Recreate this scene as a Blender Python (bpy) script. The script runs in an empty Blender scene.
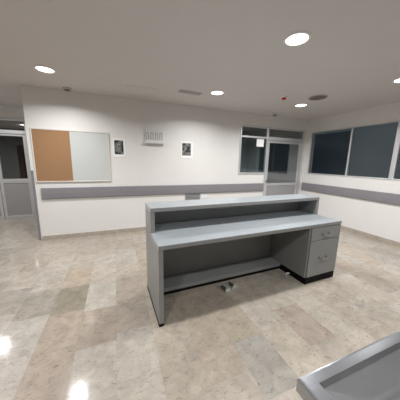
import bpy, bmesh, math, random
from mathutils import Vector, Matrix
random.seed(7)
scn = bpy.context.scene
COL = scn.collection

# ------------------------------------------------------------------ materials
def mat(name, rgb, rough=.5, metal=0, spec=.5, bump=0, bscale=200, var=0, vscale=3, coat=0):
    m = bpy.data.materials.new(name); m.use_nodes = True
    nt = m.node_tree; N = nt.nodes; L = nt.links
    b = N['Principled BSDF']
    b.inputs['Roughness'].default_value = rough
    b.inputs['Metallic'].default_value = metal
    b.inputs['Specular IOR Level'].default_value = spec
    b.inputs['Coat Weight'].default_value = coat
    tc = N.new('ShaderNodeTexCoord')
    nz = N.new('ShaderNodeTexNoise'); nz.inputs['Scale'].default_value = vscale; nz.inputs['Detail'].default_value = 5
    L.new(tc.outputs['Object'], nz.inputs['Vector'])
    rp = N.new('ShaderNodeValToRGB')
    k = var
    rp.color_ramp.elements[0].position = .3; rp.color_ramp.elements[1].position = .7
    rp.color_ramp.elements[0].color = (*[c*(1-k) for c in rgb], 1)
    rp.color_ramp.elements[1].color = (*[min(1, c*(1+k)) for c in rgb], 1)
    L.new(nz.outputs['Fac'], rp.inputs['Fac']); L.new(rp.outputs['Color'], b.inputs['Base Color'])
    if bump:
        n2 = N.new('ShaderNodeTexNoise'); n2.inputs['Scale'].default_value = bscale
        L.new(tc.outputs['Object'], n2.inputs['Vector'])
        bp = N.new('ShaderNodeBump'); bp.inputs['Strength'].default_value = bump; bp.inputs['Distance'].default_value = .002
        L.new(n2.outputs['Fac'], bp.inputs['Height']); L.new(bp.outputs['Normal'], b.inputs['Normal'])
    return m

def emis(name, rgb, s):
    m = bpy.data.materials.new(name); m.use_nodes = True
    b = m.node_tree.nodes['Principled BSDF']
    b.inputs['Base Color'].default_value = (*rgb, 1)
    b.inputs['Emission Color'].default_value = (*rgb, 1)
    b.inputs['Emission Strength'].default_value = s
    return m

def glassmat(name, tint, ior=1.5, rough=.02):
    m = bpy.data.materials.new(name); m.use_nodes = True
    nt = m.node_tree; N = nt.nodes; L = nt.links
    for n in list(N):
        if n.type != 'OUTPUT_MATERIAL': N.remove(n)
    out = [n for n in N if n.type == 'OUTPUT_MATERIAL'][0]
    fr = N.new('ShaderNodeFresnel'); ge = N.new('ShaderNodeNewGeometry'); mr = N.new('ShaderNodeMapRange')
    mr.inputs['To Min'].default_value = ior; mr.inputs['To Max'].default_value = 1/ior   # same reflectance on both faces
    L.new(ge.outputs['Backfacing'], mr.inputs[0]); L.new(mr.outputs[0], fr.inputs['IOR'])
    t = N.new('ShaderNodeBsdfTransparent'); t.inputs['Color'].default_value = (*tint, 1)
    g = N.new('ShaderNodeBsdfGlossy'); g.inputs['Roughness'].default_value = rough
    g.inputs['Color'].default_value = (.95, .98, 1, 1)
    mx = N.new('ShaderNodeMixShader')
    L.new(fr.outputs[0], mx.inputs[0]); L.new(t.outputs[0], mx.inputs[1]); L.new(g.outputs[0], mx.inputs[2])
    L.new(mx.outputs[0], out.inputs['Surface'])
    return m

M = {}
M['wall'] = mat('wall_paint', (.745, .735, .72), .45, bump=.05, bscale=120, var=.015)
M['ceiling'] = mat('ceiling_paint', (.61, .583, .572), .8, bump=.03, bscale=90, var=.012)
M['base'] = mat('skirting_stone', (.40, .355, .30), .35, var=.12, vscale=12)
M['rail'] = mat('bumper_vinyl', (.215, .205, .225), .5, var=.03)
M['alu'] = mat('aluminium_frame', (.62, .63, .64), .38, metal=.55, var=.03)
M['alu_dim'] = mat('aluminium_panel', (.33, .33, .34), .5, metal=.2, var=.03)
M['lam'] = mat('grey_laminate', (.225, .23, .228), .38, bump=.02, var=.03, vscale=6)
M['lamtop_sheen'] = mat('grey_laminate_sheen_top', (.28, .305, .325), .3, var=.03, vscale=6)  # bluish reflection on the tops is mixed into this lighter laminate colour
M['black'] = mat('black_plinth', (.005, .004, .005), .6, spec=.12)
M['handle'] = mat('brushed_handle', (.17, .17, .17), .4, metal=.5)
M['gap'] = mat('dark_gap', (.06, .06, .06), .8)
M['cork'] = mat('cork', (.31, .175, .088), .9, bump=.4, bscale=300, var=.10, vscale=60)
M['wboard'] = mat('whiteboard_enamel', (.55, .575, .57), .25, coat=.3)
M['frame_w'] = mat('pale_board_frame', (.64, .62, .58), .4)
M['paper'] = mat('paper', (.84, .85, .85), .6)
M['plastic'] = mat('white_plastic', (.66, .66, .66), .4)
M['plastic_g'] = mat('grey_plastic', (.30, .30, .31), .5)
M['slot'] = mat('grey_slot', (.36, .36, .37), .5)
M['spk'] = mat('speaker_mesh', (.16, .14, .125), .7, bump=.3, bscale=500)
M['vent'] = mat('vent_slats', (.46, .44, .42), .6)
M['red'] = mat('red_lens', (.55, .02, .03), .3)
M['glass'] = glassmat('tinted_glass', (.72, .80, .82))
M['glass_f'] = glassmat('filmed_glass', (.74, .76, .76), 1.35, .22)
M['glass_d'] = glassmat('door_glass', (.80, .82, .82))
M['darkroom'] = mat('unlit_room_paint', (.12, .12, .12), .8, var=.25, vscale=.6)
M['facade'] = mat('night_facade', (.24, .30, .36), .8, var=.2, vscale=.8)
M['dimroom'] = mat('back_room_paint', (.6, .6, .6), .8)
M['maroon'] = mat('maroon_panel', (.13, .012, .02), .6)
M['lens'] = emis('lamp_lens', (1, .97, .93), 5)
M['trimw'] = mat('lamp_trim', (.8, .79, .77), .4)
M['box'] = mat('floor_box_metal', (.55, .54, .50), .35, metal=.6, var=.2, vscale=30)

# photographs pinned to the wall: blotchy dark print
def printmat(name, seed):
    m = bpy.data.materials.new(name); m.use_nodes = True
    nt = m.node_tree; N = nt.nodes; L = nt.links; b = N['Principled BSDF']; b.inputs['Roughness'].default_value = .35
    tc = N.new('ShaderNodeTexCoord'); mp = N.new('ShaderNodeMapping'); mp.inputs['Location'].default_value = (seed, seed*.7, seed*.3)
    nz = N.new('ShaderNodeTexNoise'); nz.inputs['Scale'].default_value = 15; nz.inputs['Detail'].default_value = 3
    rp = N.new('ShaderNodeValToRGB'); e = rp.color_ramp.elements
    e[0].position = .42; e[0].color = (.022, .022, .022, 1); e[1].position = .68; e[1].color = (.27, .28, .27, 1)
    L.new(tc.outputs['Object'], mp.inputs[0]); L.new(mp.outputs[0], nz.inputs['Vector'])
    L.new(nz.outputs['Fac'], rp.inputs[0]); L.new(rp.outputs[0], b.inputs['Base Color'])
    return m

# brushed steel
def steel():
    m = mat('stainless_steel', (.46, .485, .525), .22, metal=1)
    nt = m.node_tree; N = nt.nodes; L = nt.links; b = N['Principled BSDF']
    tc = N.new('ShaderNodeTexCoord'); mp = N.new('ShaderNodeMapping'); mp.inputs['Scale'].default_value = (3, 120, 3)
    nz = N.new('ShaderNodeTexNoise'); nz.inputs['Scale'].default_value = 1.5; nz.inputs['Detail'].default_value = 4
    rp = N.new('ShaderNodeMapRange'); rp.inputs['To Min'].default_value = .19; rp.inputs['To Max'].default_value = .26
    L.new(tc.outputs['Object'], mp.inputs[0]); L.new(mp.outputs[0], nz.inputs['Vector'])
    L.new(nz.outputs['Fac'], rp.inputs[0]); L.new(rp.outputs[0], b.inputs['Roughness'])
    return m
M['steel'] = steel()

# ------------------------------------------------------------------ helpers
def add_box(bm, x0, x1, y0, y1, z0, z1, bev=0):
    r = bmesh.ops.create_cube(bm, size=1)
    vs = r['verts']
    for v in vs:
        v.co = Vector(((x0+x1)/2+v.co.x*(x1-x0), (y0+y1)/2+v.co.y*(y1-y0), (z0+z1)/2+v.co.z*(z1-z0)))
    if bev:
        es = list({e for v in vs for e in v.link_edges})
        bmesh.ops.bevel(bm, geom=es, offset=bev, segments=2, affect='EDGES', profile=.5)
    return bm
def add_cyl(bm, c, r, h, seg=32, r2=None):
    bmesh.ops.create_cone(bm, cap_ends=True, segments=seg, radius1=r, radius2=r if r2 is None else r2, depth=h,
                          matrix=Matrix.Translation(Vector(c)))
def lathe(bm, prof, seg=40):
    rings = []
    for r, z in prof:
        rings.append([bm.verts.new((r*math.cos(2*math.pi*k/seg), r*math.sin(2*math.pi*k/seg), z)) for k in range(seg)])
    for a, b in zip(rings, rings[1:]):
        for k in range(seg):
            bm.faces.new((a[k], a[(k+1) % seg], b[(k+1) % seg], b[k]))
    bm.faces.new(rings[0]); bm.faces.new(rings[-1][::-1])
def extrude_profile(bm, prof, axis, a, b):
    """prof: 2-D closed outline; axis 'x' -> (y,z) profile, 'y' -> (x,z)."""
    def P(t, q): return (t, q[0], q[1]) if axis == 'x' else (q[0], t, q[1])
    A = [bm.verts.new(P(a, q)) for q in prof]; B = [bm.verts.new(P(b, q)) for q in prof]
    n = len(prof)
    for i in range(n): bm.faces.new((A[i], A[(i+1) % n], B[(i+1) % n], B[i]))
    bm.faces.new(A[::-1]); bm.faces.new(B)
def tube(bm, pts, r, seg=10):
    pts = [Vector(p) for p in pts]; rings = []
    for i, p in enumerate(pts):
        d = (pts[min(i+1, len(pts)-1)]-pts[max(i-1, 0)]).normalized()
        u = d.orthogonal().normalized() if i == 0 else (u-d*u.dot(d)).normalized()
        w = d.cross(u)
        rings.append([bm.verts.new(p+(u*math.cos(2*math.pi*k/seg)+w*math.sin(2*math.pi*k/seg))*r) for k in range(seg)])
    for a, b in zip(rings, rings[1:]):
        for k in range(seg): bm.faces.new((a[k], a[(k+1) % seg], b[(k+1) % seg], b[k]))
    bm.faces.new(rings[0]); bm.faces.new(rings[-1][::-1])

def obj(name, bm, m, parent=None, loc=(0, 0, 0), smooth=False, label=None):
    bmesh.ops.recalc_face_normals(bm, faces=bm.faces)
    me = bpy.data.meshes.new(name); bm.to_mesh(me); bm.free()
    me.materials.append(m)
    if smooth:
        for p in me.polygons: p.use_smooth = True
        try: me.set_sharp_from_angle(angle=math.radians(35))
        except Exception: pass
    o = bpy.data.objects.new(name, me); COL.objects.link(o); o.location = loc
    if parent: o.parent = parent
    if label: o['label'] = label
    return o
def box(name, m, b, parent=None, bev=0, label=None):
    bm = bmesh.new(); add_box(bm, *b, bev); return obj(name, bm, m, parent, label=label)
def boxes(name, m, bs, parent=None, bev=0):
    bm = bmesh.new()
    for b in bs: add_box(bm, *b, bev)
    return obj(name, bm, m, parent)
def S(o): o['kind'] = 'structure'; return o
def tag(o, label, cat, group=None):
    o['label'] = label; o['category'] = cat
    if group: o['group'] = group
    return o
def empty(name, loc=(0, 0, 0), rz=0):
    o = bpy.data.objects.new(name, None); COL.objects.link(o); o.location = loc; o.rotation_euler = (0, 0, rz)
    o.empty_display_size = .1
    return o

# ------------------------------------------------------------------ room
H = 2.66; D = 4.503; XR = 4.917; XL = -1.39; YB = 6.42; XW = -4.6; YF = -3.2
T = .14
# floor: one mesh of stone tiles, each with its own stone colour
TW, TL, X0, Y0 = .302, .46, -.070, 2.18
def stone(c, k):
    mean = (.475, .425, .365)
    q = [.8*k*(m+.72*(a-m)) for a, m in zip(c, mean)]
    g = sum(q)/3
    q = [.85*(g+1.0*(v-g)) for v in q]; return q
def make_floor():
    bm = bmesh.new(); lay = bm.loops.layers.float_color.new('stone'); uv = bm.loops.layers.uv.new('tile')
    base = [(.50, .445, .375), (.46, .405, .335), (.53, .485, .42), (.455, .40, .335), (.49, .415, .33), (.42, .37, .305), (.51, .47, .415), (.48, .43, .37), (.44, .41, .365)]
    over = {(-2, 0): (.27, .255, .20), (-2, 1): (.50, .42, .32), (-2, -1): (.44, .365, .30), (-2, -2): (.43, .36, .30),
            (-1, 0): (.60, .56, .49), (-1, 1): (.55, .50, .43), (-1, -1): (.385, .32, .26), (0, 0): (.45, .385, .32), (0, -1): (.43, .37, .31),
            (-3, 0): (.36, .34, .29), (-3, 1): (.50, .46, .40), (-3, -1): (.52, .49, .45), (-3, -2): (.52, .48, .44),
            (-4, 0): (.43, .40, .35), (-4, -1): (.53, .49, .44), (-1, -2): (.51, .47, .42), (0, -2): (.52, .485, .43),
            (5, -3): (.445, .37, .31), (5, -2): (.54, .49, .415), (5, -4): (.47, .42, .36), (5, -1): (.52, .47, .40),
            (4, -1): (.52, .46, .38), (4, -2): (.545, .50, .43), (4, -3): (.54, .485, .40), (4, -4): (.46, .41, .34),
            (3, -1): (.47, .41, .33), (3, -2): (.475, .41, .32), (3, -3): (.40, .385, .35), (2, -1): (.49, .42, .33), (2, -2): (.50, .43, .345), (2, -3): (.45, .38, .31),
            (6, -1): (.52, .47, .39), (6, -2): (.545, .50, .43), (6, -3): (.54, .495, .42), (7, -2): (.50, .45, .37), (7, -3): (.46, .41, .345), (8, -2): (.465, .415, .35), (8, -3): (.45, .405, .345),
            (1, -1): (.50, .45, .37), (1, -2): (.50, .44, .36), (0, -3): (.51, .47, .41), (9, -2): (.52, .48, .42)}
    i0 = math.floor((XW-.1-X0)/TW); i1 = math.ceil((XR+.1-X0)/TW)
    for i in range(i0, i1):
        offs = {-2: 0, -1: -.05, 0: .02, -3: .03, 6: .12, 5: .24, 7: .18, 4: .05, 3: .04, 2: .25, 8: .02}.get(i)
        if offs is None: offs = random.random()*TL
        j0 = math.floor((YF-.1-Y0-offs)/TL); j1 = math.ceil((11.4-Y0-offs)/TL)
        for j in range(j0, j1):
            xa = X0+i*TW; ya = Y0+offs+j*TL
            c = over.get((i, j)) or random.choice(base)
            k = 1+random.uniform(-.05, .05)
            vs = [bm.verts.new((x, y, 0)) for x, y in ((xa, ya), (xa+TW, ya), (xa+TW, ya+TL), (xa, ya+TL))]
            f = bm.faces.new(vs); sd = random.random()
            for l, (u, v) in zip(f.loops, ((0, 0), (1, 0), (1, 1), (0, 1))):
                l[lay] = (*stone(c, k), sd); l[uv].uv = (u, v)
    me = bpy.data.meshes.new('floor'); bm.to_mesh(me); bm.free()
    m = bpy.data.materials.new('polished_stone_tiles'); m.use_nodes = True
    nt = m.node_tree; N = nt.nodes; L = nt.links; b = N['Principled BSDF']
    at = N.new('ShaderNodeAttribute'); at.attribute_name = 'stone'
    tc = N.new('ShaderNodeTexCoord')
    add = N.new('ShaderNodeVectorMath'); add.operation = 'MULTIPLY_ADD'
    cmb = N.new('ShaderNodeCombineXYZ')
    for k in range(3): L.new(at.outputs['Alpha'], cmb.inputs[k])
    L.new(cmb.outputs[0], add.inputs[0]); add.inputs[1].default_value = (37, 53, 71); L.new(tc.outputs['Object'], add.inputs[2])
    # soft clouds
    n1 = N.new('ShaderNodeTexNoise'); n1.inputs['Scale'].default_value = 9; n1.inputs['Detail'].default_value = 8; n1.inputs['Roughness'].default_value = .62; n1.inputs['Distortion'].default_value = .6
    L.new(add.outputs[0], n1.inputs['Vector'])
    r1 = N.new('ShaderNodeMapRange'); r1.inputs['From Min'].default_value = .3; r1.inputs['From Max'].default_value = .7; r1.inputs['To Min'].default_value = .80; r1.inputs['To Max'].default_value = 1.16
    L.new(n1.outputs['Fac'], r1.inputs[0])
    # pits and veins, stretched
    mp = N.new('ShaderNodeMapping'); mp.inputs['Scale'].default_value = (1, 2.2, 1); mp.inputs['Rotation'].default_value = (0, 0, .5)
    L.new(add.outputs[0], mp.inputs[0])
    n2 = N.new('ShaderNodeTexNoise'); n2.inputs['Scale'].default_value = 24; n2.inputs['Detail'].default_value = 5; n2.inputs['Distortion'].default_value = 1.2
    L.new(mp.outputs[0], n2.inputs['Vector'])
    r2 = N.new('ShaderNodeValToRGB'); e = r2.color_ramp.elements
    e[0].position = .28; e[0].color = (.62, .58, .54, 1); e[1].position = .42; e[1].color = (1, 1, 1, 1)
    L.new(n2.outputs['Fac'], r2.inputs[0])
    m1 = N.new('ShaderNodeVectorMath'); m1.operation = 'SCALE'; L.new(at.outputs['Color'], m1.inputs[0]); L.new(r1.outputs[0], m1.inputs['Scale'])
    m2 = N.new('ShaderNodeVectorMath'); m2.operation = 'MULTIPLY'; L.new(m1.outputs[0], m2.inputs[0]); L.new(r2.outputs[0], m2.inputs[1])
    # joints
    uvn = N.new('ShaderNodeUVMap'); uvn.uv_map = 'tile'; sx = N.new('ShaderNodeSeparateXYZ'); L.new(uvn.outputs[0], sx.inputs[0])
    def edge(sock, w):
        a = N.new('ShaderNodeMath'); a.operation = 'SUBTRACT'; L.new(sock, a.inputs[0]); a.inputs[1].default_value = .5
        b2 = N.new('ShaderNodeMath'); b2.operation = 'ABSOLUTE'; L.new(a.outputs[0], b2.inputs[0])
        c2 = N.new('ShaderNodeMath'); c2.operation = 'GREATER_THAN'; L.new(b2.outputs[0], c2.inputs[0]); c2.inputs[1].default_value = .5-w
        return c2.outputs[0]
    mxm = N.new('ShaderNodeMath'); mxm.operation = 'MAXIMUM'
    L.new(edge(sx.outputs[0], .0012/TW), mxm.inputs[0]); L.new(edge(sx.outputs[1], .0012/TL), mxm.inputs[1])
    mx = N.new('ShaderNodeMix'); mx.data_type = 'RGBA'
    jf = N.new('ShaderNodeMath'); jf.operation = 'MULTIPLY'; jf.inputs[1].default_value = .45; L.new(mxm.outputs[0], jf.inputs[0])
    L.new(jf.outputs[0], mx.inputs['Factor']); L.new(m2.outputs[0], mx.inputs['A']); mx.inputs['B'].default_value = (.20, .17, .14, 1)
    L.new(mx.outputs['Result'], b.inputs['Base Color'])
    rr = N.new('ShaderNodeMapRange'); rr.inputs['To Min'].default_value = .06; rr.inputs['To Max'].default_value = .15
    L.new(n1.outputs['Fac'], rr.inputs[0]); L.new(rr.outputs[0], b.inputs['Roughness'])
    b.inputs['Specular IOR Level'].default_value = .3
    me.materials.append(m)
    o = bpy.data.objects.new('floor', me); COL.objects.link(o); S(o)
make_floor()

S(box('ceiling', M['ceiling'], (XW-T, XR+T, YF-T, 11.4, H, H+.1), ))
# back wall with the opening for the window and door
S(boxes('wall_back', M['wall'], [(XL, 2.80, D, D+T, 0, H), (2.80, 4.845, D, D+T, 2.39, H), (2.80, 3.60, D, D+T, 0, 1.205), (4.845, XR+T, D, D+T, 0, H)]))
S(box('wall_return', M['wall'], (XL, XL+T, D+T, 11.2, 0, H)))
S(boxes('wall_corridor', M['wall'], [(XW, -1.25, YB, YB+T, 2.41, H), (-1.95, -1.25, YB, YB+T, 0, 2.41), (XW, -3.95, YB, YB+T, 0, 2.41)]))
S(box('wall_left', M['wall'], (XW-T, XW, YF, 11.4, 0, H)))
S(box('wall_front', M['wall'], (XW-T, XR+T, YF-T, YF, 0, H)))
WT, WB = 2.325, 1.225
S(boxes('wall_right', M['wall'], [(XR, XR+T, YF, D, 0, WB), (XR, XR+T, YF, D, WT, H), (XR, XR+T, 4.33, D, WB, WT), (XR, XR+T, YF, -.9, WB, WT)]))
# rooms seen through the panes
S(box('wall_far_right', M['facade'], (7.6, 7.7, 5.15, 11.4, 0, H)))
S(boxes('wall_far_back', M['dimroom'], [(XL+T, XR+T, 7.3, 7.4, 0, H), (XR, XR+T, D+T, 7.3, 0, 1.16), (XR, XR+T, D+T, 7.3, 2.23, H), (XR, XR+T, D+T, 5.06, 1.16, 2.23), (XR, XR+T, 6.5, 7.3, 1.16, 2.23)]))
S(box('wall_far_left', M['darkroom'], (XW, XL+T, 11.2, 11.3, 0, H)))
# baseboards
S(boxes('baseboard_back', M['base'], [(XL+.05, 3.60, D-.012, D, 0, .075)], bev=.002))
S(boxes('baseboard_right', M['base'], [(XR-.012, XR, YF, D-.012, 0, .075)], bev=.002))
S(boxes('baseboard_left', M['base'], [(XW, XW+.012, YF, YB, 0, .075)], bev=.002))

# ------------------------------------------------------------------ glazed window and door in the back wall
w = S(empty('window_1', (3.2, D, 1.205)))
def rel(root, *b):
    x, y, z = root.location; return (b[0]-x, b[1]-x, b[2]-y, b[3]-y, b[4]-z, b[5]-z)
fy0, fy1 = D-.012, D+.05
boxes('window_frame', M['alu'], [rel(w, 2.80, 3.585, fy0, fy1, 1.205, 1.25), rel(w, 2.80, 3.585, fy0, fy1, 2.345, 2.39),
      rel(w, 2.80, 2.845, fy0, fy1, 1.25, 2.345), rel(w, 2.845, 3.585, fy0, fy1, 2.10, 2.145)], w, .004)
box('window_pane', M['glass'], rel(w, 2.845, 3.585, D+.015, D+.021, 1.25, 2.10), w)
box('transom_pane', M['glass'], rel(w, 2.845, 3.585, D+.015, D+.021, 2.145, 2.345), w)
d = S(empty('door_1', (4.21, D, 0)))
boxes('door_frame', M['alu'], [rel(d, 3.585, 3.64, fy0-.005, fy1, .0, 2.39), rel(d, 4.775, 4.845, fy0-.005, fy1, 0, 2.39),
      rel(d, 3.64, 4.775, fy0, fy1, 2.345, 2.39), rel(d, 3.64, 4.775, fy0-.012, fy1, 2.075, 2.155)], d, .004)
box('transom_pane', M['glass_d'], rel(d, 3.64, 4.775, D+.015, D+.021, 2.155, 2.345), d)
leaf = boxes('door_leaf', M['alu'], [rel(d, 3.645, 3.70, D, D+.04, .01, 2.07), rel(d, 4.70, 4.77, D, D+.04, .01, 2.07),
      rel(d, 3.70, 4.70, D, D+.04, 2.01, 2.07), rel(d, 3.70, 4.70, D, D+.04, .90, .97), rel(d, 3.70, 4.70, D, D+.04, .01, .09)], d, .003)
box('door_pane', M['glass_d'], rel(d, 3.70, 4.70, D+.016, D+.022, .97, 2.01), leaf)
box('kick_panel', M['alu_dim'], rel(d, 3.70, 4.70, D+.010, D+.030, .09, .90), leaf)
bm = bmesh.new(); add_cyl(bm, (0, 0, 0), .016, .05, 20); bmesh.ops.rotate(bm, verts=bm.verts, cent=(0, 0, 0), matrix=Matrix.Rotation(math.pi/2, 3, 'X'))
bmesh.ops.translate(bm, verts=bm.verts, vec=(3.672-4.21, -.022, 1.03)); add_box(bm, 3.66-4.21, 3.79-4.21, -.055, -.038, 1.02, 1.04, .005)
obj('door_handle', bm, M['handle'], leaf, smooth=True)
# notice taped on the glass
n = box('paper_notice', M['paper'], (3.30, 3.52, D+.0125, D+.0145, 1.90, 2.085))
tag(n, 'white paper notice taped to the upper right of the small side window', 'notice')
# outside window of the back room, seen through the door
o = S(empty('window_2', (XR, 5.78, 1.16)))
boxes('window_frame', M['alu_dim'], [(-.01, .04, -.72, .72, 0, .03), (-.01, .04, -.72, .72, 1.04, 1.07), (-.01, .04, -.72, -.69, .03, 1.04), (-.01, .04, .69, .72, .03, 1.04)], o, .003)
box('window_pane', M['glass_f'], (.012, .018, -.69, 0.69, .03, 1.04), o)

# ------------------------------------------------------------------ window band in the right wall
ys = [4.33, 3.27, 2.405, 1.30, .20, -.9]
for k, (ya, yb) in enumerate(zip(ys, ys[1:])):
    w = S(empty('window_%d' % (3+k), (XR, (ya+yb)/2, WB)))
    fx0, fx1 = XR-.008, XR+.05
    mw = .018 if k == 0 else .02
    ml = .018 if k < 2 else .04
    mr = .018 if k == 0 else .04
    A, B = (.022 if k == 0 else ml), mr
    boxes('window_frame', M['alu'], [rel(w, fx0, fx1, yb, ya, WB, WB+.028), rel(w, fx0, fx1, yb, ya, WT-.022, WT),
          rel(w, fx0, fx1, ya-A, ya, WB+.028, WT-.022), rel(w, fx0, fx1, yb, yb+B, WB+.028, WT-.022)], w, .003)
    box('window_pane', M['glass_f'], rel(w, XR+.016, XR+.022, yb+B, ya-A, WB+.028, WT-.022), w)

# ------------------------------------------------------------------ glazed corridor door on the left
def glazed_leaf(root, xa, xb):
    l = boxes('door_leaf', M['alu'], [rel(root, xa, xa+.06, YB, YB+.04, .0, 2.04), rel(root, xb-.06, xb, YB, YB+.04, .0, 2.04),
        rel(root, xa+.06, xb-.06, YB, YB+.04, 2.0, 2.04), rel(root, xa+.06, xb-.06, YB, YB+.04, .885, .985), rel(root, xa+.06, xb-.06, YB, YB+.04, .0, .07)], root, .003)
    box('door_pane', M['glass_d'], rel(root, xa+.06, xb-.06, YB+.017, YB+.023, .985, 2.0), l)
    box('kick_panel', M['alu_dim'], rel(root, xa+.06, xb-.06, YB+.012, YB+.03, .07, .885), l)
    return l
d = S(empty('door_2', (-2.9, YB, 0)))
boxes('door_frame', M['alu'], [rel(d, -3.95, -1.95, YB-.02, YB+.06, 2.345, 2.41), rel(d, -3.90, -2.0, YB-.02, YB+.06, 2.05, 2.135),
      rel(d, -3.95, -3.90, YB-.02, YB+.06, 0, 2.345), rel(d, -2.0, -1.95, YB-.02, YB+.06, 0, 2.345)], d, .004)
glazed_leaf(d, -2.618, -2.005)
glazed_leaf(d, -3.25, -2.630)
glazed_leaf(d, -3.895, -3.262)
box('transom_pane', M['glass_d'], rel(d, -3.90, -2.0, YB+.017, YB+.023, 2.135, 2.345), d)
o = box('hanging_curtain', M['maroon'], (-3.05, -2.30, 8.9, 8.96, .9, 1.95))
# folds for the curtain
me = o.data; bpy.data.meshes.remove(me) if False else None
bm = bmesh.new(); A = []; n = 60
for i in range(n+1):
    x = -3.08+.62*i/n; y = 8.95+.025*math.sin(i*.9)
    A.append([bm.verts.new((x, y+dy, z)) for dy in (0, .006) for z in (.80, 1.92)])
for a, b in zip(A, A[1:]):
    for q in ((0, 1), (1, 3), (3, 2), (2, 0)): bm.faces.new((a[q[0]], a[q[1]], b[q[1]], b[q[0]]))
bm.faces.new((A[0][0], A[0][1], A[0][3], A[0][2])); bm.faces.new((A[-1][0], A[-1][2], A[-1][3], A[-1][1]))
bmesh.ops.recalc_face_normals(bm, faces=bm.faces)
nm = bpy.data.meshes.new('hanging_curtain'); bm.to_mesh(nm); bm.free(); nm.materials.append(M['maroon']); o.data = nm
tag(o, 'dark red hanging curtain seen dimly through the corridor door glass', 'curtain')

# corner guard on the wall end
g = empty('corner_guard', (XL, D, 0))
bm = bmesh.new(); add_box(bm, -.006, .032, -.006, 0, 0, 1.27, .001); add_box(bm, -.006, 0, 0, .05, 0, 1.27, .001)
obj('guard_profile', bm, M['rail'], g); box('guard_cap', M['plastic_g'], (-.008, .034, -.008, .0, 1.27, 1.285), g, .002)
tag(g, 'grey corner guard strip on the left end of the white wall', 'corner guard')

# ------------------------------------------------------------------ bumper rails
def rail_profile(s=1):
    z0, z1 = .771, .976
    return [(0, z0+.01), (-.022, z0), (-.034, z0+.012), (-.038, (z0+z1)/2), (-.034, z1-.012), (-.022, z1), (0, z1-.01)]
r = empty('bumper_rail', (1.15, D, 0))
bm = bmesh.new(); extrude_profile(bm, rail_profile(), 'x', -1.262-1.15, 3.572-1.15); obj('rail_cover', bm, M['rail'], r)
for x0, x1 in ((-1.275, -1.262), (3.572, 3.583)):
    bm = bmesh.new(); extrude_profile(bm, [(a*1.04, b) for a, b in rail_profile()], 'x', x0-1.15, x1-1.15); obj('end_cap', bm, M['plastic_g'], r)
tag(r, 'long grey wall bumper rail running behind the reception desk to the door', 'bumper rail', 'grey wall bumper rails')
r = empty('bumper_rail', (XR, 1.0, 0))
bm = bmesh.new(); extrude_profile(bm, rail_profile(), 'y', YF+.2-1.0, 4.44-1.0); obj('rail_cover', bm, M['rail'], r)
bm = bmesh.new(); extrude_profile(bm, [(a*1.04, b) for a, b in rail_profile()], 'y', 4.44-1.0, 4.453-1.0); obj('end_cap', bm, M['plastic_g'], r)
tag(r, 'grey wall bumper rail on the right wall below the wide windows', 'bumper rail', 'grey wall bumper rails')

# ------------------------------------------------------------------ things on the back wall
# cork and whiteboard
b = empty('notice_board', (-.72, D, 1.08)); x0, x1, z0, z1 = -1.335, -.105, 1.075, 2.005
xm = -.757
boxes('board_frame', M['frame_w'], [rel(b, x0, x1, D-.022, D, z0, z0+.022), rel(b, x0, x1, D-.022, D, z1-.022, z1),
      rel(b, x0, x0+.022, D-.022, D, z0+.022, z1-.022), rel(b, x1-.022, x1, D-.022, D, z0+.022, z1-.022)], b, .003)
box('cork_panel', M['cork'], rel(b, x0+.022, xm, D-.016, D-.002, z0+.022, z1-.022), b, label='brown cork half of the board')
box('whiteboard_panel', M['wboard'], rel(b, xm, x1-.022, D-.014, D-.002, z0+.022, z1-.022), b, label='glossy white writing half of the board')
tag(b, 'combination board on the left wall, brown cork half beside a white writing half', 'notice board')

def photo(xa, xb, za, zb, ia, ib, ja, jb, seed, label):
    p = empty('wall_poster', ((xa+xb)/2, D, za))
    box('poster_sheet', M['paper'], rel(p, xa, xb, D-.006, D-.001, za, zb), p, .001)
    box('poster_photo', printmat('dark_print_%d' % seed, seed), rel(p, ia, ib, D-.008, D-.0055, ja, jb), p, label='dark blotchy grey print')
    tag(p, label, 'poster', 'white sheets with a dark print on the back wall')
photo(-.045, .185, 1.55, 1.905, -.018, .148, 1.605, 1.872, 3, 'white wall sheet with dark grey print, next to the white half of the board')
photo(1.325, 1.60, 1.56, 1.925, 1.352, 1.55, 1.625, 1.885, 8, 'white wall sheet with dark black print, right of the wall panel with four slots')

# white wall panel with four upright slots over a lip
p = empty('wall_panel', (.75, D, 1.83))
bx0, bx1 = -.185, .185
box('panel_body', M['plastic'], (bx0, bx1, -.035, 0, .03, .285), p, .008)
for k in range(4):
    xc = -.14+k*.092
    bm = bmesh.new()
    pts = [(xc-.022, -.037, .09)]+[(xc-.022*math.cos(math.pi*t/8), -.037, .205+.022*math.sin(math.pi*t/8)) for t in range(9)]+[(xc+.022, -.037, .09)]
    tube(bm, pts, .007, 8)
    obj('slot_hoop', bm, M['slot'], p, smooth=True)
bm = bmesh.new(); extrude_profile(bm, [(0, 0), (-.05, .0), (-.062, .012), (-.062, .038), (-.034, .075), (0, .075)], 'x', bx0-.005, bx1+.005); obj('panel_lip', bm, M['plastic'], p)
box('lip_groove', M['slot'], (bx0+.01, bx1-.01, -.064, -.0615, .006, .014), p)
tag(p, 'white box shaped wall panel with four upright arched slots above a lip', 'wall panel')

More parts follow.
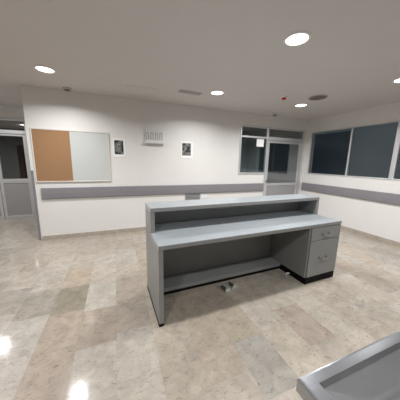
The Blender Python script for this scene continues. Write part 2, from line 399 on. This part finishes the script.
# grey and white cover plates under the rail
p = empty('cover_plate', (1.612, D+.002, .615))
box('plate', M['plastic_g'], (-.185, .185, -.014, 0, 0, .15), p, .004)
boxes('louvre', M['gap'], [(-.165, .165, -.017, -.0135, z, z+.008) for z in (.03, .06, .09, .12)], p)
tag(p, 'grey louvred cover plate on the back wall just under the rail', 'cover plate')
p = empty('wall_socket', (1.90, D, .62))
box('plate', M['plastic'], (-.085, .085, -.012, 0, 0, .145), p, .004)
for x in (-.04, .04): box('socket_insert', M['paper'], (x-.025, x+.025, -.015, -.011, .04, .105), p, .002)
tag(p, 'white wall socket plate right of the grey louvred plate', 'wall socket')

# ------------------------------------------------------------------ ceiling things
def downlight(x, y, label, watt=1.0):
    o = empty('downlight', (x, y, H))
    bm = bmesh.new()
    seg = 40
    prof = [(.118, 0), (.122, -.004), (.116, -.010), (.100, -.012), (.096, -.006), (.096, 0)]
    rings = [[bm.verts.new((r*math.cos(2*math.pi*k/seg), r*math.sin(2*math.pi*k/seg), z)) for k in range(seg)] for r, z in prof]
    for i in range(len(rings)):
        a, b2 = rings[i], rings[(i+1) % len(rings)]
        for k in range(seg): bm.faces.new((a[k], a[(k+1) % seg], b2[(k+1) % seg], b2[k]))
    obj('trim_ring', bm, M['trimw'], o, smooth=True)
    bm = bmesh.new(); lathe(bm, [(.096, -.002), (.096, -.006), (.05, -.008)]); obj('lamp_lens', bm, M['lens'], o)
    ld = bpy.data.lights.new('lamp_light', 'AREA'); ld.shape = 'DISK'; ld.size = .14; ld.energy = LW*watt; ld.color = (1, .99, .98)
    ld.spread = math.radians(152)
    l = bpy.data.objects.new('lamp_light', ld); COL.objects.link(l); l.location = (0, 0, -.014); l.parent = o
    if label: tag(o, label, 'ceiling light', 'round recessed ceiling lights')
LW = 26
for x, y, lb, k in [(-.817, 3.584, 'round white ceiling light above the cork and white board, left of the picture', 1),
    (1.645, 1.735, 'largest round white ceiling light, nearest, above the reception desk', 1),
    (1.655, 3.46, 'round white ceiling light between the slotted wall panel and the small side window', 1),
    (3.516, 3.432, 'smallest round ceiling light, beside the round brown speaker grille', 1),
    (3.70, 1.87, 'round ceiling light cut by the right edge of the picture', 1),
    (-2.56, 5.30, 'round ceiling light outside the left edge over the corridor door', .8),
    (-3.16, 3.19, 'round ceiling light outside the left edge, in front of the corridor', 1),
    (-.80, 1.70, 'round ceiling light outside the left edge, nearer the viewer', 1),
    (1.65, -.10, 'round ceiling light behind the viewer, over the steel table', 1),
    (3.70, -.10, 'round ceiling light behind the viewer, near the right wall', 1),
    (-.80, -.10, 'round ceiling light behind the viewer, on the left', 1)]:
    downlight(x, y, lb, k)

downlight(3.3, 5.7, 'added unseen light that brightens the room behind the glazed back door', .5)  # unseen lamp added to brighten the back room behind the panes
downlight(-3.03, 9.62, 'small round ceiling light glimpsed through the pane over the left corridor door', 1.1)

def disc(name, x, y, prof, m):
    o = empty(name, (x, y, H)); bm = bmesh.new(); lathe(bm, prof); return o, obj('housing', bm, m, o, smooth=True)
o, _ = disc('ceiling_speaker', 3.365, 2.925, [(.155, 0), (.155, -.008), (.140, -.014)], M['vent'])
bm = bmesh.new(); lathe(bm, [(.138, -.012), (.136, -.017), (.06, -.021)]); obj('speaker_grille', bm, M['spk'], o, smooth=True)
tag(o, 'round brown grey speaker grille in the ceiling, right of the small downlight', 'speaker')
for x, y, lb in ((-.705, 4.333, 'round smoke detector on the ceiling above the cork board'), (3.608, 4.292, 'small round smoke detector on the ceiling above the glazed door')):
    o, _ = disc('smoke_detector', x, y, [(.062, 0), (.062, -.018), (.048, -.026)], M['vent'])
    bm = bmesh.new(); lathe(bm, [(.04, -.026), (.036, -.042), (.02, -.046)]); obj('sensor_cap', bm, M['spk'], o, smooth=True)
    tag(o, lb, 'smoke detector', 'smoke detectors on the ceiling')
o, _ = disc('alarm_beacon', 2.836, 3.173, [(.06, 0), (.058, -.012), (.045, -.016)], M['trimw'])
bm = bmesh.new(); lathe(bm, [(.040, -.016), (.038, -.04), (.02, -.05)]); obj('beacon_lens', bm, M['red'], o, smooth=True, label='small red lens')
tag(o, 'small red ceiling alarm beacon between the downlights', 'alarm')
# slot vent
o = empty('air_vent', (1.235, 3.65, H)); o.scale = (.9, .85, 1)
boxes('vent_frame', M['vent'], [(-.22, .22, -.075, -.06, -.012, 0), (-.22, .22, .06, .075, -.012, 0), (-.22, -.205, -.06, .06, -.012, 0), (.205, .22, -.06, .06, -.012, 0)], o, .002)
boxes('vent_slats', M['slot'], [(-.205, .205, y-.008, y+.008, -.009, -.003) for y in (-.045, -.0225, 0, .0225, .045)], o)
tag(o, 'rectangular slatted air vent in the ceiling, left of the middle downlight', 'air vent')
# access hatch
o = empty('ceiling_hatch', (.46, 3.98, H))
boxes('hatch_frame', M['ceiling'], [(-.26, .26, -.26, -.256, -.003, 0), (-.26, .26, .252, .26, -.004, 0), (-.26, -.252, -.252, .252, -.004, 0), (.252, .26, -.252, .252, -.004, 0)], o)
box('hatch_panel', M['ceiling'], (-.25, .25, -.25, .25, -.003, 0), o)
tag(o, 'flush square access hatch in the ceiling above the slotted wall panel', 'hatch')

# ------------------------------------------------------------------ reception desk
desk = empty('reception_desk', (.298, 1.680, 0), .0277)
L_, DP, LD, H1, H2, PS = 2.383, .671, .319, 1.037, .783, 1.833
t = .042
# stepped left side panel
def stepped(x0, x1, top=True):
    bm = bmesh.new()
    prof = [(0, .026), (DP, .026), (DP, H1-t), (DP-LD, H1-t), (DP-LD, H2-t), (0, H2-t)]
    A = [bm.verts.new((x0, a, b)) for a, b in prof]; B = [bm.verts.new((x1, a, b)) for a, b in prof]
    for i in range(6): bm.faces.new((A[i], A[(i+1) % 6], B[(i+1) % 6], B[i]))
    bm.faces.new(A[::-1]); bm.faces.new(B)
    return bm
obj('side_panel', stepped(0, t), M['lam'], desk)
box('side_panel_foot', M['black'], (-.003, t-.001, -.003, DP, 0, .026), desk)
box('ledge_side_panel', M['lam'], (L_-t, L_, DP-LD, DP, H2, H1-t), desk)
box('back_panel', M['lam'], (t, L_, DP-.022, DP, .012, H1-t), desk)
box('counter_top', M['lamtop_sheen'], (0, L_, 0, DP-.022, H2-t, H2), desk, .003) if False else None
bm = bmesh.new(); add_box(bm, 0, L_, 0, DP-LD, H2-t, H2, .003); add_box(bm, t, L_-t, DP-LD-.002, DP-.022, H2-t, H2)
obj('counter_top', bm, M['lamtop_sheen'], desk, label='grey lower worktop with bluish reflection in its colour')
box('ledge_top', M['lamtop_sheen'], (0, L_, DP-LD, DP, H1-t, H1), desk, .003, label='grey raised ledge with bluish reflection in its colour')
box('edge_band', M['lam'], (.004, L_-.004, -.002, .001, H2-t+.003, H2-.004), desk)
box('edge_band', M['lam'], (.004, L_-.004, DP-LD-.002, DP-LD+.001, H1-t+.003, H1-.004), desk)
# low shelf and its plinth
box('low_shelf', M['lam'], (t, PS, .415, DP-.022, .052, .095), desk, .002)
box('shelf_plinth', M['black'], (t, PS, .44, .455, 0, .052), desk)
# drawer pedestal
ped = box('drawer_pedestal', M['lam'], (PS, L_-.004, .016, DP-.022, .085, H2-t-.001), desk, .002)
box('pedestal_plinth', M['black'], (PS+.004, L_-.01, .004, DP-.022, 0, .085), desk)
for z0, z1, zh in ((.572, .735, .652), (.092, .566, .335)):
    dr = box('drawer_front', M['lam'], (PS+.022, L_-.008, -.002, .017, z0, z1), desk, .003)
    bm = bmesh.new(); xc = (PS+L_)/2-.01; hw = .066
    tube(bm, [(xc-hw, -.002, zh), (xc-hw, -.022, zh), (xc-hw+.010, -.034, zh-.022), (xc, -.038, zh-.028), (xc+hw-.010, -.034, zh-.022), (xc+hw, -.022, zh), (xc+hw, -.002, zh)], .0075, 8)
    add_box(bm, xc-hw-.014, xc-hw+.014, -.006, -.002, zh-.014, zh+.014, .002); add_box(bm, xc+hw-.014, xc+hw+.014, -.006, -.002, zh-.014, zh+.014, .002)
    obj('drawer_handle', bm, M['handle'], dr, smooth=True)
box('pedestal_seam', M['gap'], (PS+.022, L_-.008, .006, .0165, .565, .573), ped)
tag(desk, 'grey two level reception desk with raised ledge and two drawers at its right end', 'reception desk')

# ------------------------------------------------------------------ floor boxes under the desk
o = empty('floor_outlet', (1.20, 2.0, 0), .25)
box('outlet_plate', M['box'], (-.105, .105, -.065, .065, 0, .012), o, .004)
for x in (-.06, .06):
    bm = bmesh.new()
    extrude_profile(bm, [(x-.036, .010), (x+.042, .010), (x+.042, .03), (x+.02, .055), (x-.02, .055)], 'y', -.042, .042)
    c = obj('socket_housing', bm, M['box'], o)
    bm = bmesh.new(); q = [(x-.0355, .0145), (x-.023, .050), (x-.027, .052), (x-.040, .0155)]
    extrude_profile(bm, q, 'y', -.034, .034); obj('socket_face', bm, M['gap'], c)
tag(o, 'raised metal twin floor outlet with dark socket faces in front of the desk opening', 'floor outlet')
o = empty('cable_outlet', (2.075, 1.985, 0), .2)
bm = bmesh.new(); lathe(bm, [(.04, 0), (.04, .008), (.028, .014)]); obj('outlet_ring', bm, M['box'], o, smooth=True)
bm = bmesh.new(); tube(bm, [(0, 0, .01), (0, 0, .028), (.015, -.008, .036), (.04, -.02, .03)], .008, 8); obj('cable_stub', bm, M['paper'], o, smooth=True)
tag(o, 'small metal cable outlet on the floor against the black drawer plinth', 'cable outlet')

# ------------------------------------------------------------------ stainless table
tb = empty('steel_table', (1.15, -.05, 0), .0)
tx0, tx1, ty0, ty1, tz = .452-1.15, 1.85-1.15, -.45+.05, .353+.05, .9
bm = bmesh.new()
# raised marine edge around a sunken, slightly pyramidal tray
def ring(off, z, r=.0):
    return [bm.verts.new(q) for q in ((tx0+off, ty0+off*.75, z), (tx1-off, ty0+off*.75, z), (tx1-off, ty1-off*.75, z), (tx0+off, ty1-off*.75, z))]
R = [ring(.006, tz-.045), ring(0, tz-.045), ring(0, tz-.008), ring(.003, tz-.001), ring(.009, tz), ring(.044, tz), ring(.056, tz-.013), ring(.16, tz-.0175), ring(.165, tz-.0195)]
for a, b2 in zip(R, R[1:]):
    for k in range(4): bm.faces.new((a[k], a[(k+1) % 4], b2[(k+1) % 4], b2[k]))
c = bm.verts.new(((tx0+tx1)/2, (ty0+ty1)/2, tz-.027))
for k in range(4): bm.faces.new((R[-1][k], R[-1][(k+1) % 4], c))
top = obj('table_top', bm, M['steel'], tb)
sol = top.modifiers.new('thickness', 'SOLIDIFY'); sol.thickness = .0015; sol.offset = -1
for x in (tx0+.05, tx1-.05):
    for y in (ty0+.05, ty1-.05):
        bm = bmesh.new(); add_cyl(bm, (x, y, tz/2-.01), .019, tz-.08, 20); lg = obj('leg', bm, M['steel'], tb, smooth=True)
        bm = bmesh.new(); add_cyl(bm, (x, y, .0155), .024, .031, 20, .018); obj('foot', bm, M['plastic_g'], lg, smooth=True)
box('under_shelf', M['steel'], (tx0+.04, tx1-.04, ty0+.04, ty1-.04, .22, .25), tb, .004)
tag(tb, 'stainless steel table corner with raised rim in the lower right foreground', 'table')

# ------------------------------------------------------------------ world, camera, view
wd = bpy.data.worlds.new('World'); scn.world = wd; wd.use_nodes = True
wd.node_tree.nodes['Background'].inputs[0].default_value = (.072, .086, .095, 1)
wd.node_tree.nodes['Background'].inputs[1].default_value = 1
cd = bpy.data.cameras.new('camera'); cam = bpy.data.objects.new('camera', cd); COL.objects.link(cam); scn.camera = cam
cd.sensor_width = 36; cd.lens = 208.906/400*36; cd.clip_start = .02
yaw, pitch, roll = .3798, .1824, .0212
Fv = Vector((math.sin(yaw)*math.cos(pitch), math.cos(yaw)*math.cos(pitch), -math.sin(pitch)))
Rv = Vector((math.cos(yaw), -math.sin(yaw), 0)); Uv = Rv.cross(Fv)
R2 = Rv*math.cos(roll)+Uv*math.sin(roll); U2 = -Rv*math.sin(roll)+Uv*math.cos(roll)
mw = Matrix((R2, U2, -Fv)).transposed().to_4x4(); mw.translation = Vector((0, 0, 1.5)); cam.matrix_world = mw
vs = scn.view_settings; vs.view_transform = 'Standard'; vs.look = 'None'; vs.gamma = 1; vs.use_curve_mapping = False; vs.exposure = .1
